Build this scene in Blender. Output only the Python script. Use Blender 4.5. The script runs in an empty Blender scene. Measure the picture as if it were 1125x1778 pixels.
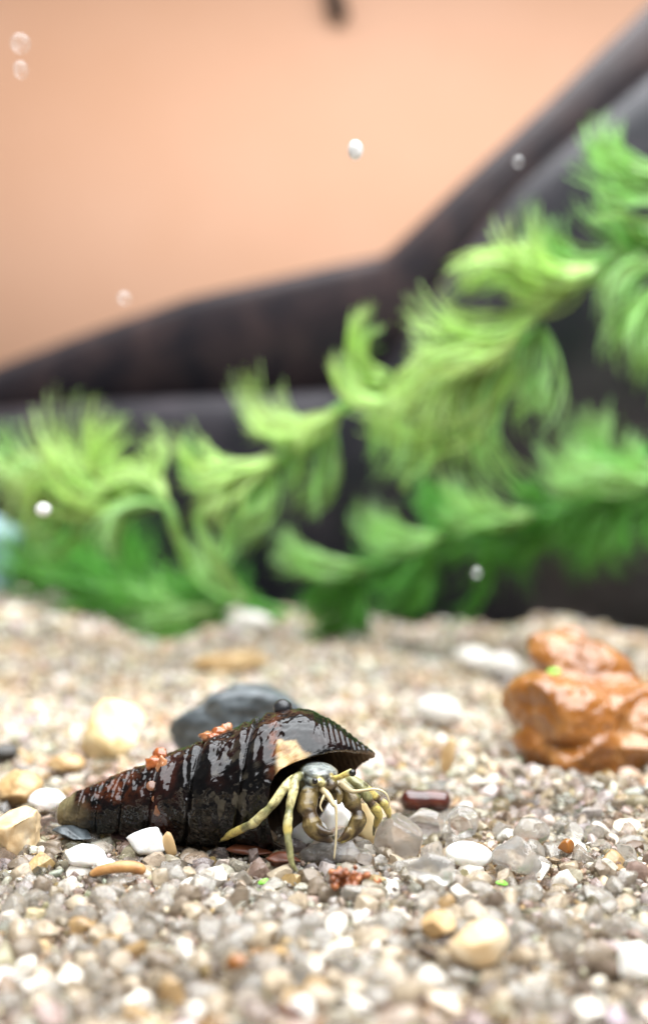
import bpy, bmesh, math, random
import numpy as np
from mathutils import Vector, Matrix, noise, kdtree

random.seed(7)
rng = np.random.default_rng(11)
S = bpy.context.scene
C = S.collection
MM = 0.001

# ------------------------------------------------------------------ camera
F = 2027.0          # focal length in photo pixels
CX, CY = 562.5, 889.0
CAMH = 32.0         # camera height above the gravel, mm
cam = bpy.data.cameras.new('camera')
cam.sensor_fit = 'HORIZONTAL'; cam.sensor_width = 36.0
cam.lens = 36.0 * F / 1125.0
cam.clip_start = 0.005; cam.clip_end = 10.0
cam.dof.use_dof = True
cam.dof.focus_distance = 0.1065
cam.dof.aperture_fstop = 23.5
camo = bpy.data.objects.new('camera', cam); C.objects.link(camo)
camo.location = (0, 0, CAMH * MM)
camo.rotation_euler = (math.radians(90), 0, 0)
S.camera = camo

# ------------------------------------------------------------------ light
W = bpy.data.worlds.new('World'); S.world = W; W.use_nodes = True
W.node_tree.nodes['Background'].inputs[0].default_value = (0.80, 0.90, 1.0, 1)
W.node_tree.nodes['Background'].inputs[1].default_value = 0.14

def area(name, loc, rot, sx, sy, power, col):
    l = bpy.data.lights.new(name, 'AREA'); l.shape = 'RECTANGLE'; l.size = sx; l.size_y = sy
    l.energy = power; l.color = col
    o = bpy.data.objects.new(name, l); C.objects.link(o)
    o.location = loc; o.rotation_euler = [math.radians(a) for a in rot]
    return o
area('overhead_light', (0.14, -0.01, 0.44), (0, 0, 0), 0.74, 0.92, 17.5, (0.94, 0.97, 1.0))
area('wall_fill', (-0.04, 0.36, 0.46), (68, 0, 0), 2.2, 0.26, 3.6, (1.0, 0.97, 0.96))  # added fill lamp to brighten the back wall, no real fixture

S.view_settings.view_transform = 'Standard'
S.view_settings.look = 'None'
S.view_settings.exposure = 0.0
S.view_settings.gamma = 1.0
S.render.engine = 'CYCLES'
S.cycles.use_denoising = True
S.cycles.max_bounces = 8
S.cycles.transmission_bounces = 6
S.cycles.transparent_max_bounces = 8
S.cycles.sample_clamp_indirect = 6.0

# ------------------------------------------------------------------ helpers
def P(x, y, d):
    """photo pixel at depth d (mm) -> world mm"""
    return np.array([(x - CX) / F * d, d, CAMH + (CY - y) / F * d])

def gd(y, z=0.0):
    """depth of the gravel surface seen at row y"""
    return F * (CAMH - z) / (y - CY)

def nmat(name):
    m = bpy.data.materials.new(name); m.use_nodes = True
    nt = m.node_tree
    return m, nt, nt.nodes['Principled BSDF']

def link(nt, a, b): nt.links.new(a, b)

def ramp(nt, stops):
    r = nt.nodes.new('ShaderNodeValToRGB')
    while len(r.color_ramp.elements) < len(stops): r.color_ramp.elements.new(0.5)
    for e, (p, c) in zip(r.color_ramp.elements, stops):
        e.position = p; e.color = (*c, 1) if len(c) == 3 else c
    return r

def noise_tex(nt, scale, detail=4, rough=0.55, dist=0.0, vec=None):
    n = nt.nodes.new('ShaderNodeTexNoise')
    n.inputs['Scale'].default_value = scale; n.inputs['Detail'].default_value = detail
    n.inputs['Roughness'].default_value = rough; n.inputs['Distortion'].default_value = dist
    if vec is None:
        tc = nt.nodes.new('ShaderNodeTexCoord'); vec = tc.outputs['Object']
    link(nt, vec, n.inputs['Vector'])
    return n

def bump(nt, b, src, strength, dist):
    bn = nt.nodes.new('ShaderNodeBump')
    bn.inputs['Strength'].default_value = strength; bn.inputs['Distance'].default_value = dist
    link(nt, src, bn.inputs['Height']); link(nt, bn.outputs[0], b.inputs['Normal'])

def mat_rock(name, c1, c2, rough=0.3, scale=300, trans=0.0, sss=0.0, coat=0.0, bmp=0.3, c3=None):
    m, nt, b = nmat(name)
    n = noise_tex(nt, scale, 6, 0.6, 0.6)
    st = [(0.32, c1), (0.68, c2)] if c3 is None else [(0.28, c1), (0.5, c2), (0.72, c3)]
    r = ramp(nt, st)
    link(nt, n.outputs['Fac'], r.inputs[0]); link(nt, r.outputs[0], b.inputs['Base Color'])
    b.inputs['Roughness'].default_value = rough
    b.inputs['Transmission Weight'].default_value = trans
    b.inputs['IOR'].default_value = 1.45
    b.inputs['Coat Weight'].default_value = coat
    b.inputs['Coat Roughness'].default_value = 0.08
    if sss:
        b.inputs['Subsurface Weight'].default_value = sss
        b.inputs['Subsurface Radius'].default_value = (1, 0.6, 0.35)
        b.inputs['Subsurface Scale'].default_value = 0.0012
    n2 = noise_tex(nt, scale * 3.1, 5, 0.6)
    bump(nt, b, n2.outputs['Fac'], bmp, 0.0002)
    return m

def mesh_np(name, V, Fs, smooth=True):
    """V (n,3) in metres, Fs (m,k) faces"""
    V = np.asarray(V, np.float32); Fs = np.asarray(Fs, np.int32)
    me = bpy.data.meshes.new(name)
    k = Fs.shape[1]
    me.vertices.add(len(V)); me.vertices.foreach_set('co', V.ravel())
    me.loops.add(Fs.size); me.loops.foreach_set('vertex_index', Fs.ravel())
    me.polygons.add(len(Fs)); me.polygons.foreach_set('loop_start', np.arange(0, Fs.size, k, dtype=np.int32))
    if smooth: me.polygons.foreach_set('use_smooth', np.ones(len(Fs), bool))
    me.update(calc_edges=True)
    return me

def set_col(me, col, name='gcol'):
    a = me.attributes.new(name, 'FLOAT_COLOR', 'POINT')
    a.data.foreach_set('color', np.asarray(col, np.float32).ravel())

def put(name, me, mat, parent=None, loc=(0, 0, 0)):
    o = bpy.data.objects.new(name, me); C.objects.link(o)
    if mat is not None and len(me.materials) == 0: me.materials.append(mat)
    o.location = loc
    if parent is not None: o.parent = parent
    return o

def tag(o, label=None, cat=None, group=None, kind=None):
    if label: o['label'] = label
    if cat: o['category'] = cat
    if group: o['group'] = group
    if kind: o['kind'] = kind
    return o

def empty(name, loc_mm):
    o = bpy.data.objects.new(name, None); C.objects.link(o)
    o.location = [float(v) * MM for v in loc_mm]; o.empty_display_size = 0.003
    return o

def base_of(V):
    V = np.asarray(V)
    return np.array([V[:, 0].mean(), V[:, 1].mean(), V[:, 2].min()])

def thing_mesh(name, V, Fs, mat, label, cat, group=None, col=None, colname='gcol'):
    """a thing that is one mesh: V in mm world coordinates; its origin goes to its base"""
    V = np.asarray(V, float); b = base_of(V)
    me = mesh_np(name, (V - b) * MM, Fs)
    if col is not None: set_col(me, col, colname)
    o = put(name, me, mat, None, b * MM)
    return tag(o, label, cat, group)

def part_mesh(name, V, Fs, mat, root, col=None, colname='gcol'):
    off = np.array(root.location) / MM
    me = mesh_np(name, (np.asarray(V, float) - off) * MM, Fs)
    if col is not None: set_col(me, col, colname)
    return put(name, me, mat, root)

_ico = {}
def ico(sub):
    if sub not in _ico:
        bm = bmesh.new(); bmesh.ops.create_icosphere(bm, subdivisions=sub, radius=1.0)
        V = np.array([v.co[:] for v in bm.verts]); Fs = np.array([[v.index for v in f.verts] for f in bm.faces])
        bm.free(); _ico[sub] = (V, Fs)
    V, Fs = _ico[sub]
    return V.copy(), Fs

def clip_planes(V, n, lo, hi, r):
    for _ in range(n):
        d = r.normal(size=3); d /= np.linalg.norm(d)
        c = r.uniform(lo, hi); s = V @ d
        m = s > c
        V[m] -= np.outer(s[m] - c, d)
    return V

def nz(p, sc, seed=0.0):
    return noise.noise(Vector((p[0] * sc + seed, p[1] * sc - seed * 0.7, p[2] * sc + seed * 1.3)))

def rocky(sub, planes, lo, hi, seed, rough=0.08, sc=1.6):
    r = np.random.default_rng(seed)
    V, Fs = ico(sub)
    V = clip_planes(V, planes, lo, hi, r)
    for i in range(len(V)):
        n = V[i] / (np.linalg.norm(V[i]) + 1e-9)
        V[i] += n * (rough * nz(n, sc, seed) + rough * 0.45 * nz(n, sc * 3.3, seed + 5))
    return V, Fs

def rotz(V, a):
    c, s = math.cos(a), math.sin(a)
    return V @ np.array([[c, s, 0], [-s, c, 0], [0, 0, 1]])
def roty(V, a):
    c, s = math.cos(a), math.sin(a)
    return V @ np.array([[c, 0, -s], [0, 1, 0], [s, 0, c]])
def rotx(V, a):
    c, s = math.cos(a), math.sin(a)
    return V @ np.array([[1, 0, 0], [0, c, s], [0, -s, c]])

def tube(pts, rad, sides=10, sub=4, caps=True):
    """smooth tube through points (mm) with radii -> V, F (quads+fans as tris)"""
    pts = np.asarray(pts, float); rad = np.asarray(rad, float)
    n = len(pts)
    if sub > 1 and n > 2:
        T = []; R = []
        for i in range(n - 1):
            p0 = pts[max(i - 1, 0)]; p1 = pts[i]; p2 = pts[i + 1]; p3 = pts[min(i + 2, n - 1)]
            for k in range(sub):
                t = k / sub
                T.append(0.5 * ((2 * p1) + (-p0 + p2) * t + (2 * p0 - 5 * p1 + 4 * p2 - p3) * t * t + (-p0 + 3 * p1 - 3 * p2 + p3) * t ** 3))
                R.append(rad[i] * (1 - t) + rad[i + 1] * t)
        T.append(pts[-1]); R.append(rad[-1]); pts = np.array(T); rad = np.array(R)
    n = len(pts)
    tan = np.gradient(pts, axis=0); tan /= np.linalg.norm(tan, axis=1)[:, None] + 1e-9
    up = np.array([0.13, 0.95, 0.27]); V = []
    a = np.cross(tan[0], up)
    for i in range(n):
        a = a - tan[i] * np.dot(a, tan[i])
        if np.linalg.norm(a) < 1e-6: a = np.cross(tan[i], [1, 0, 0])
        a /= np.linalg.norm(a); b = np.cross(tan[i], a)
        for k in range(sides):
            th = 2 * math.pi * k / sides
            V.append(pts[i] + rad[i] * (math.cos(th) * a + math.sin(th) * b))
    Fs = []
    for i in range(n - 1):
        for k in range(sides):
            k2 = (k + 1) % sides
            A, B, C_, D = i * sides + k, i * sides + k2, (i + 1) * sides + k2, (i + 1) * sides + k
            Fs += [(A, B, C_), (A, C_, D)]
    if caps:
        V.append(pts[0] - tan[0] * rad[0] * 0.6); V.append(pts[-1] + tan[-1] * rad[-1] * 0.6)
        c0, c1 = len(V) - 2, len(V) - 1
        for k in range(sides):
            k2 = (k + 1) % sides
            Fs.append((c0, k2, k)); Fs.append((c1, (n - 1) * sides + k, (n - 1) * sides + k2))
    return np.array(V), np.array(Fs)

def merge(parts):
    Vs, Fs, o = [], [], 0
    for V, Fc in parts:
        Vs.append(V); Fs.append(np.asarray(Fc) + o); o += len(V)
    return np.vstack(Vs), np.vstack(Fs)

def voxel_union(V, Fs, voxel_mm, smooth=4):
    """weld overlapping closed shapes into one continuous skin; returns V (mm), quads"""
    me = mesh_np('tmp', V * MM * 100, Fs)          # work at x100 for precision
    o = bpy.data.objects.new('tmp', me); C.objects.link(o)
    md = o.modifiers.new('r', 'REMESH'); md.mode = 'VOXEL'; md.voxel_size = voxel_mm * MM * 100; md.adaptivity = 0
    if smooth:
        s = o.modifiers.new('s', 'SMOOTH'); s.iterations = smooth; s.factor = 0.5
    dg = bpy.context.evaluated_depsgraph_get()
    me2 = bpy.data.meshes.new_from_object(o.evaluated_get(dg))
    Vo = np.empty(len(me2.vertices) * 3); me2.vertices.foreach_get('co', Vo)
    Fo = [tuple(p.vertices) for p in me2.polygons]
    tri = []
    for p in Fo:
        tri.append(p[:3])
        if len(p) == 4: tri.append((p[0], p[2], p[3]))
    bpy.data.objects.remove(o); bpy.data.meshes.remove(me); bpy.data.meshes.remove(me2)
    return Vo.reshape(-1, 3) / (MM * 100), np.array(tri)

# ------------------------------------------------------------------ setting: back wall
def wall_material():
    m, nt, b = nmat('peach_plaster')
    n = noise_tex(nt, 6, 4, 0.5)
    r = ramp(nt, [(0.3, (0.75, 0.415, 0.255)), (0.7, (0.81, 0.475, 0.315))])
    link(nt, n.outputs['Fac'], r.inputs[0]); link(nt, r.outputs[0], b.inputs['Base Color'])
    b.inputs['Roughness'].default_value = 0.8
    n2 = noise_tex(nt, 220, 5, 0.6); bump(nt, b, n2.outputs['Fac'], 0.15, 0.001)
    return m
WD = 760.0
V = np.array([[-700, WD, -60], [700, WD, -60], [700, WD, 640], [-700, WD, 640],
              [-700, WD + 20, -60], [700, WD + 20, -60], [700, WD + 20, 640], [-700, WD + 20, 640]], float)
Q = np.array([[0, 1, 2, 3], [5, 4, 7, 6], [4, 0, 3, 7], [1, 5, 6, 2], [3, 2, 6, 7], [4, 5, 1, 0]])
o = put('back_wall', mesh_np('back_wall', V * MM, Q, False), wall_material()); tag(o, kind='structure')

# dark peg on the wall, its lower end in view
m_peg = mat_rock('peg_brown', (0.035, 0.02, 0.012), (0.06, 0.035, 0.02), 0.6, 120)
pr = empty('wall_peg', P(583, 20, WD - 2))
tag(pr, 'small dark brown peg on the peach wall, cut by the top edge', 'peg')
Vt, Ft = tube([P(574, -75, WD - 9), P(577, -30, WD - 9), P(583, 10, WD - 8), P(592, 32, WD - 5)], [5.5, 5.8, 6.4, 5.5], 14)
part_mesh('shaft', Vt, Ft, m_peg, pr)
Vt, Ft = tube([P(574, -70, WD - 9), P(574, -70, WD + 2)], [9, 10], 18, 1)
part_mesh('wall_plate', Vt, Ft, m_peg, pr)

# ------------------------------------------------------------------ gravel bed
def bed_z(x, y):
    """height of the gravel, mm; x, y arrays in mm"""
    x = np.asarray(x, float); y = np.asarray(y, float)
    s = np.clip((y - 170) / 120, 0, 1)
    z = s * (2.6 - 0.060 * x)                       # the far bed rises to the left
    z += 0.55 * np.sin(x * 0.11 + 0.7) * np.cos(y * 0.075) + 0.35 * np.sin(x * 0.27 + y * 0.19)
    z += s * (1.6 * np.sin(x * 0.085 + 2.0) + 0.9 * np.sin(x * 0.21 + 0.4))
    z -= 2.6 * s * np.exp(-((x + 38) / 13.0) ** 2)  # the dip below the weed
    return z

def sheet():
    xs = np.linspace(-150, 150, 121); ys = np.concatenate([np.linspace(40, 140, 60), np.linspace(143, 330, 60)])
    X, Y = np.meshgrid(xs, ys)
    Z = bed_z(X, Y) - 1.3
    V = np.stack([X, Y, Z], -1).reshape(-1, 3)
    nx, ny = len(xs), len(ys)
    i = np.arange(nx * ny).reshape(ny, nx)
    Fq = np.stack([i[:-1, :-1], i[:-1, 1:], i[1:, 1:], i[1:, :-1]], -1).reshape(-1, 4)
    return V, Fq
m_bed = mat_rock('fine_sand', (0.42, 0.36, 0.28), (0.62, 0.56, 0.47), 0.7, 900, bmp=0.6)
V, Q = sheet()
bed = put('gravel_bed', mesh_np('gravel_bed', V * MM, Q), m_bed); tag(bed, kind='structure')

def grain_material():
    m, nt, b = nmat('quartz_grain')
    at = nt.nodes.new('ShaderNodeAttribute'); at.attribute_name = 'gcol'
    n = noise_tex(nt, 1100, 5, 0.65, 0.8)
    r = ramp(nt, [(0.34, (0.36, 0.31, 0.25)), (0.56, (1.0, 1.0, 1.0))])
    link(nt, n.outputs['Fac'], r.inputs[0])
    mx = nt.nodes.new('ShaderNodeMix'); mx.data_type = 'RGBA'; mx.blend_type = 'MULTIPLY'
    mx.inputs['Factor'].default_value = 0.75
    link(nt, at.outputs['Color'], mx.inputs['A']); link(nt, r.outputs[0], mx.inputs['B'])
    link(nt, mx.outputs['Result'], b.inputs['Base Color'])
    link(nt, at.outputs['Alpha'], b.inputs['Transmission Weight'])
    b.inputs['IOR'].default_value = 1.42
    n2 = noise_tex(nt, 2300, 3, 0.6)
    r2 = ramp(nt, [(0.3, (0.05,) * 3), (0.7, (0.26,) * 3)])
    link(nt, n2.outputs['Fac'], r2.inputs[0]); link(nt, r2.outputs[0], b.inputs['Roughness'])
    bump(nt, b, n2.outputs['Fac'], 0.6, 0.00016)
    return m
m_grain = grain_material()

CLASSES = [  # share, colour, transmission
    (0.50, (0.88, 0.86, 0.83), 0.75),
    (0.08, (0.88, 0.86, 0.83), 0.10),
    (0.23, (0.80, 0.70, 0.56), 0.50),
    (0.04, (0.70, 0.50, 0.27), 0.50),
    (0.10, (0.44, 0.37, 0.30), 0.50),
    (0.03, (0.18, 0.14, 0.11), 0.20)]
CP = np.array([c[0] for c in CLASSES]); CP /= CP.sum()

def grain_shapes(sub, n, seed):
    out = []
    for k in range(n):
        r = np.random.default_rng(seed + k)
        V, Fs = ico(sub)
        V = clip_planes(V, 15, 0.45, 0.80, r)
        V += 0.05 * r.normal(size=V.shape) * (1 if sub == 1 else 0.35)
        out.append((V, Fs))
    return out

def scatter(y0, y1, rlo, rhi, fill, seed):
    """dart-throwing over the visible part of the bed"""
    r = np.random.default_rng(seed)
    cell = rhi * 2; grid = {}; out = []
    hw0 = 0.30
    area_ = (y1 - y0) * (hw0 * (y0 + y1) + 16)
    tries = int(area_ * fill)
    rads = np.sort(rlo + (rhi - rlo) * r.uniform(size=tries) ** 3.2)[::-1]
    for _ in range(tries):
        y = math.sqrt(y0 * y0 + r.uniform() * (y1 * y1 - y0 * y0))
        hw = hw0 * y + 8
        x = r.uniform(-hw, hw)
        rad = rads[_]
        k = (int(x // cell), int(y // cell)); ok = True
        for i in (-1, 0, 1):
            for j in (-1, 0, 1):
                for (px, py, pr_) in grid.get((k[0] + i, k[1] + j), ()):
                    if (px - x) ** 2 + (py - y) ** 2 < (0.54 * (pr_ + rad)) ** 2: ok = False; break
                if not ok: break
            if not ok: break
        if ok:
            grid.setdefault(k, []).append((x, y, rad)); out.append((x, y, rad))
    return np.array(out)

def rand_rot(n, r):
    q = r.normal(size=(n, 4)); q /= np.linalg.norm(q, axis=1)[:, None]
    w, x, y, z = q.T
    return np.stack([1 - 2 * (y * y + z * z), 2 * (x * y - z * w), 2 * (x * z + y * w),
                     2 * (x * y + z * w), 1 - 2 * (x * x + z * z), 2 * (y * z - x * w),
                     2 * (x * z - y * w), 2 * (y * z + x * w), 1 - 2 * (x * x + y * y)], -1).reshape(n, 3, 3)

def patch(g):
    # slow drifts of colour over the bed: paler, tanner and greyer patches
    out = np.ones((len(g), 3))
    for i, (x, y, _) in enumerate(g):
        a = noise.fractal(Vector((x * 0.09, y * 0.06, 3.1)), 1.0, 2.0, 3); b_ = noise.fractal(Vector((x * 0.13, y * 0.09, 8.4)), 1.0, 2.0, 3)
        t = min(max(a * 1.4, 0), 1); k = min(max(b_ * 1.3, 0), 1)
        out[i] = (1 - t * np.array([0.06, 0.20, 0.38])) * (1 - k * 0.38)
    return out

def bake(grains, shapes, dz, seed, pale=1.0, tk=1.0):
    r = np.random.default_rng(seed)
    n = len(grains)
    R = rand_rot(n, r)
    sc = grains[:, 2:3] * r.uniform(0.6, 1.3, size=(n, 3))
    flat = r.uniform(0.75, 1.0, n)
    cls = r.choice(len(CLASSES), n, p=CP)
    colr = np.array([c[1] for c in CLASSES])[cls] * np.array([0.95, 0.885, 0.79]) * r.uniform(0.70, 1.03, (n, 1)) * patch(grains) * (1 + 0.05 * r.normal(size=(n, 3))) * pale
    tr = np.clip(np.array([c[2] for c in CLASSES])[cls] * tk * r.uniform(0.6, 1.3, n), 0, 0.92)
    zc = bed_z(grains[:, 0], grains[:, 1]) + dz * grains[:, 2] + r.uniform(-0.25, 0.3, n) * grains[:, 2]
    Vs, Fs, Cs, off = [], [], [], 0
    which = r.integers(0, len(shapes), n)
    for k, (V, Fc) in enumerate(shapes):
        idx = np.where(which == k)[0]
        if not len(idx): continue
        P_ = np.einsum('nij,vj->nvi', R[idx], V) * 1.0
        P_ = np.einsum('nij,nvj->nvi', R[idx], V[None] * sc[idx][:, None, :])
        P_[:, :, 2] *= flat[idx][:, None]
        P_[:, :, 0] += grains[idx, 0][:, None]; P_[:, :, 1] += grains[idx, 1][:, None]; P_[:, :, 2] += zc[idx][:, None]
        m = len(V)
        Vs.append(P_.reshape(-1, 3))
        Fs.append((Fc[None] + (np.arange(len(idx)) * m)[:, None, None] + off).reshape(-1, 3))
        Cs.append(np.repeat(np.concatenate([np.clip(colr[idx], 0.03, 0.93), tr[idx][:, None]], 1), m, 0))
        off += len(idx) * m
    return np.vstack(Vs), np.vstack(Fs), np.vstack(Cs)

sh2 = grain_shapes(2, 12, 100); sh1 = grain_shapes(1, 12, 300)
near = scatter(60, 138, 0.40, 1.5, 4.2, 1)
# the 300 largest near grains are pieces of their own
vis = (near[:, 1] > 74) & (near[:, 1] < 130) & (np.abs(near[:, 0]) < near[:, 1] * 0.27)
# keep clear of the shell's footprint
vis &= ~((near[:, 1] > 103) & (near[:, 1] < 121) & (near[:, 0] > -24) & (near[:, 0] < 1))
score = np.where(vis, near[:, 2] / near[:, 1], 0)
top = np.argsort(-score)[:300]
mask = np.zeros(len(near), bool); mask[top] = True
parts = []
rest = near[~mask]; bigg = rest[:, 2] > 0.62
parts.append(bake(rest[bigg], sh2, 0.05, 21)); parts.append(bake(rest[~bigg], sh1, 0.12, 26))
small = scatter(60, 138, 0.26, 0.5, 3.4, 2)
parts.append(bake(small, sh1, 0.25, 22))
under = scatter(60, 138, 0.7, 1.2, 1.6, 3)
parts.append(bake(under, sh1, -0.95, 23))
far = scatter(137, 326, 0.5, 1.5, 2.4, 4)
parts.append(bake(far, sh1, 0.1, 24, 1.14, 0.5))  # far grains coloured paler to make up for the shade back there
far3 = scatter(262, 326, 1.2, 2.9, 0.5, 6)
parts.append(bake(far3, sh1, 0.25, 27, 1.1, 0.4))
far2 = scatter(137, 318, 0.6, 1.0, 1.2, 5)
parts.append(bake(far2, sh1, -0.5, 25, 1.08, 0.6))
Vg, Fg = merge([(p[0], p[1]) for p in parts]); Cg = np.vstack([p[2] for p in parts])
me = mesh_np('loose_gravel', Vg * MM, Fg); set_col(me, Cg); me.set_sharp_from_angle(angle=math.radians(38))
lg = put('loose_gravel', me, m_grain, bed); tag(lg, kind='stuff')
# single grains sharing mesh data
gm = {}
rr = np.random.default_rng(77)
for gi in top:
    x, y, rad = near[gi]
    k = int(rr.integers(0, 12)); c = int(rr.choice(len(CLASSES), p=CP))
    if (k, c) not in gm:
        V, Fc = sh2[k]
        me = mesh_np('grain', V * MM, Fc); col = CLASSES[c]; me.set_sharp_from_angle(angle=math.radians(38))
        set_col(me, np.tile([col[1][0] * 0.88, col[1][1] * 0.83, col[1][2] * 0.75, col[2]], (len(V), 1))); me.materials.append(m_grain); gm[(k, c)] = me
    o = bpy.data.objects.new('grain', gm[(k, c)]); C.objects.link(o); o.parent = bed
    o.location = (x * MM, y * MM, (float(bed_z(x, y)) + 0.12 * rad + rr.uniform(-.2, .25) * rad) * MM)
    o.rotation_euler = rr.uniform(0, 6.28, 3)
    s = rad * rr.uniform(0.75, 1.2, 3); o.scale = [float(v) for v in s]

# ------------------------------------------------------------------ dark tub behind
def tub():
    m, nt, b = nmat('dark_plastic')
    n = noise_tex(nt, 45, 7, 0.75, 0.5)
    r = ramp(nt, [(0.36, (0.010, 0.009, 0.013)), (0.64, (0.056, 0.034, 0.032))])
    link(nt, n.outputs['Fac'], r.inputs[0]); link(nt, r.outputs[0], b.inputs['Base Color'])
    b.inputs['Roughness'].default_value = 0.42
    n2 = noise_tex(nt, 160, 4, 0.6); bump(nt, b, n2.outputs['Fac'], 0.25, 0.0008)
    # plan stations: photo x, depth, rim row, ledge row
    st = [(-190, 470, 712, 745), (0, 452, 632, 712), (150, 436, 575, 700), (330, 418, 512, 692), (500, 402, 474, 686),
          (600, 392, 452, 680), (668, 384, 438, 640), (720, 378, 389, 560), (800, 370, 312, 450), (880, 364, 238, 352),
          (960, 358, 162, 280), (1050, 352, 72, 210), (1150, 346, -25, 130), (1300, 338, -170, 10)]
    st = np.array(st, float)
    xs = np.linspace(-190, 1300, 90)
    D = np.interp(xs, st[:, 0], st[:, 1]); RY = np.interp(xs, st[:, 0], st[:, 2]); LY = np.interp(xs, st[:, 0], st[:, 3])
    def sm(a, k=3):
        p = np.pad(a, k, mode='edge'); return np.convolve(p, np.ones(2 * k + 1) / (2 * k + 1), 'valid')
    LY, D = sm(LY, 1), sm(D)
    root = empty('dark_tub', P(500, 1100, 400)); tag(root, 'dark brown plastic tub side with a stepped rim behind the green waterweed', 'tub')
    def strip(name, prof, m):
        rows = []
        for i, x in enumerate(xs): rows.append([prof(i, x)])
        R = np.array([r[0] for r in rows])            # n, k, 3
        n_, k_ = R.shape[:2]
        V = R.reshape(-1, 3); i = np.arange(n_ * k_).reshape(n_, k_)
        j = np.roll(i, -1, axis=1)
        Fq = np.stack([i[:-1], i[1:], j[1:], j[:-1]], -1).reshape(-1, 4)
        part_mesh(name, V, Fq, m, root)
    LEDGE = 34.0
    def rim(i, x):
        d = D[i]; zt = P(x, RY[i], d)[2]; X = (x - CX) / F * d
        zl = P(x, LY[i], d - LEDGE * 0.5)[2] - 4
        def q(dd, z): return [X * (dd / d), dd, z]
        return [q(d, zl), q(d, zt - 6), q(d + 1, zt - 2), q(d + 3.5, zt), q(d + 9, zt), q(d + 12, zt - 3), q(d + 13, zt - 10), q(d + 13, zl)]
    def lower(i, x):
        d = D[i]; X = (x - CX) / F * d; zl = P(x, LY[i], d - LEDGE * 0.5)[2]
        def q(dd, z): return [X * (dd / d), dd, z]
        f = d - LEDGE
        return [q(f + 4, -20), q(f, zl - 14), q(f + 1, zl - 5), q(f + 6, zl - 1), q(f + 12, zl), q(d + 6, zl + 1.5), q(d + 8, zl - 6), q(d + 8, -20)]
    strip('rim', rim, m)
    strip('lower_wall', lower, mat_rock('blue_black_plastic', (0.006, 0.008, 0.011), (0.040, 0.034, 0.040), 0.4, 40, bmp=0.2))
tub()

# pale pipe at the left
m_pipe = mat_rock('pale_blue_plastic', (0.20, 0.31, 0.34), (0.25, 0.37, 0.40), 0.3, 60, bmp=0.05)
pr = empty('pale_pipe', P(-15, 1075, 296)); tag(pr, 'pale blue grey upright pipe half hidden by the waterweed', 'pipe')
Vt, Ft = tube([P(-22, 1130, 302), P(-20, 1000, 302), P(-18, 945, 302)], [7.4, 7.2, 7.2], 28, 3)
part_mesh('tube', Vt, Ft, m_pipe, pr)
Vt, Ft = tube([P(-18, 945, 302), P(-18, 920, 302)], [8.2, 8.2], 28, 1)
part_mesh('collar', Vt, Ft, m_pipe, pr)

# ------------------------------------------------------------------ waterweed
def weed_material(name, c1, c2):
    m, nt, b = nmat(name)
    at = nt.nodes.new('ShaderNodeAttribute'); at.attribute_name = 'gcol'
    n = noise_tex(nt, 90, 3, 0.5)
    r = ramp(nt, [(0.3, c1), (0.7, c2)])
    link(nt, n.outputs['Fac'], r.inputs[0])
    mx = nt.nodes.new('ShaderNodeMix'); mx.data_type = 'RGBA'; mx.blend_type = 'MULTIPLY'; mx.inputs['Factor'].default_value = 1.0
    link(nt, r.outputs[0], mx.inputs['A']); link(nt, at.outputs['Color'], mx.inputs['B'])
    link(nt, mx.outputs['Result'], b.inputs['Base Color'])
    b.inputs['Roughness'].default_value = 0.32
    tl = nt.nodes.new('ShaderNodeBsdfTranslucent'); link(nt, mx.outputs['Result'], tl.inputs['Color'])
    ms = nt.nodes.new('ShaderNodeMixShader'); ms.inputs[0].default_value = 0.45
    out = nt.nodes['Material Output']
    link(nt, b.outputs[0], ms.inputs[1]); link(nt, tl.outputs[0], ms.inputs[2]); link(nt, ms.outputs[0], out.inputs['Surface'])
    return m
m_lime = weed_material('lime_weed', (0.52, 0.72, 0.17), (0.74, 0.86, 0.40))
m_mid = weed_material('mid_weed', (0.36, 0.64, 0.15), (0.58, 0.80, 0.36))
m_deep = weed_material('deep_weed', (0.11, 0.40, 0.04), (0.22, 0.54, 0.10))

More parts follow.
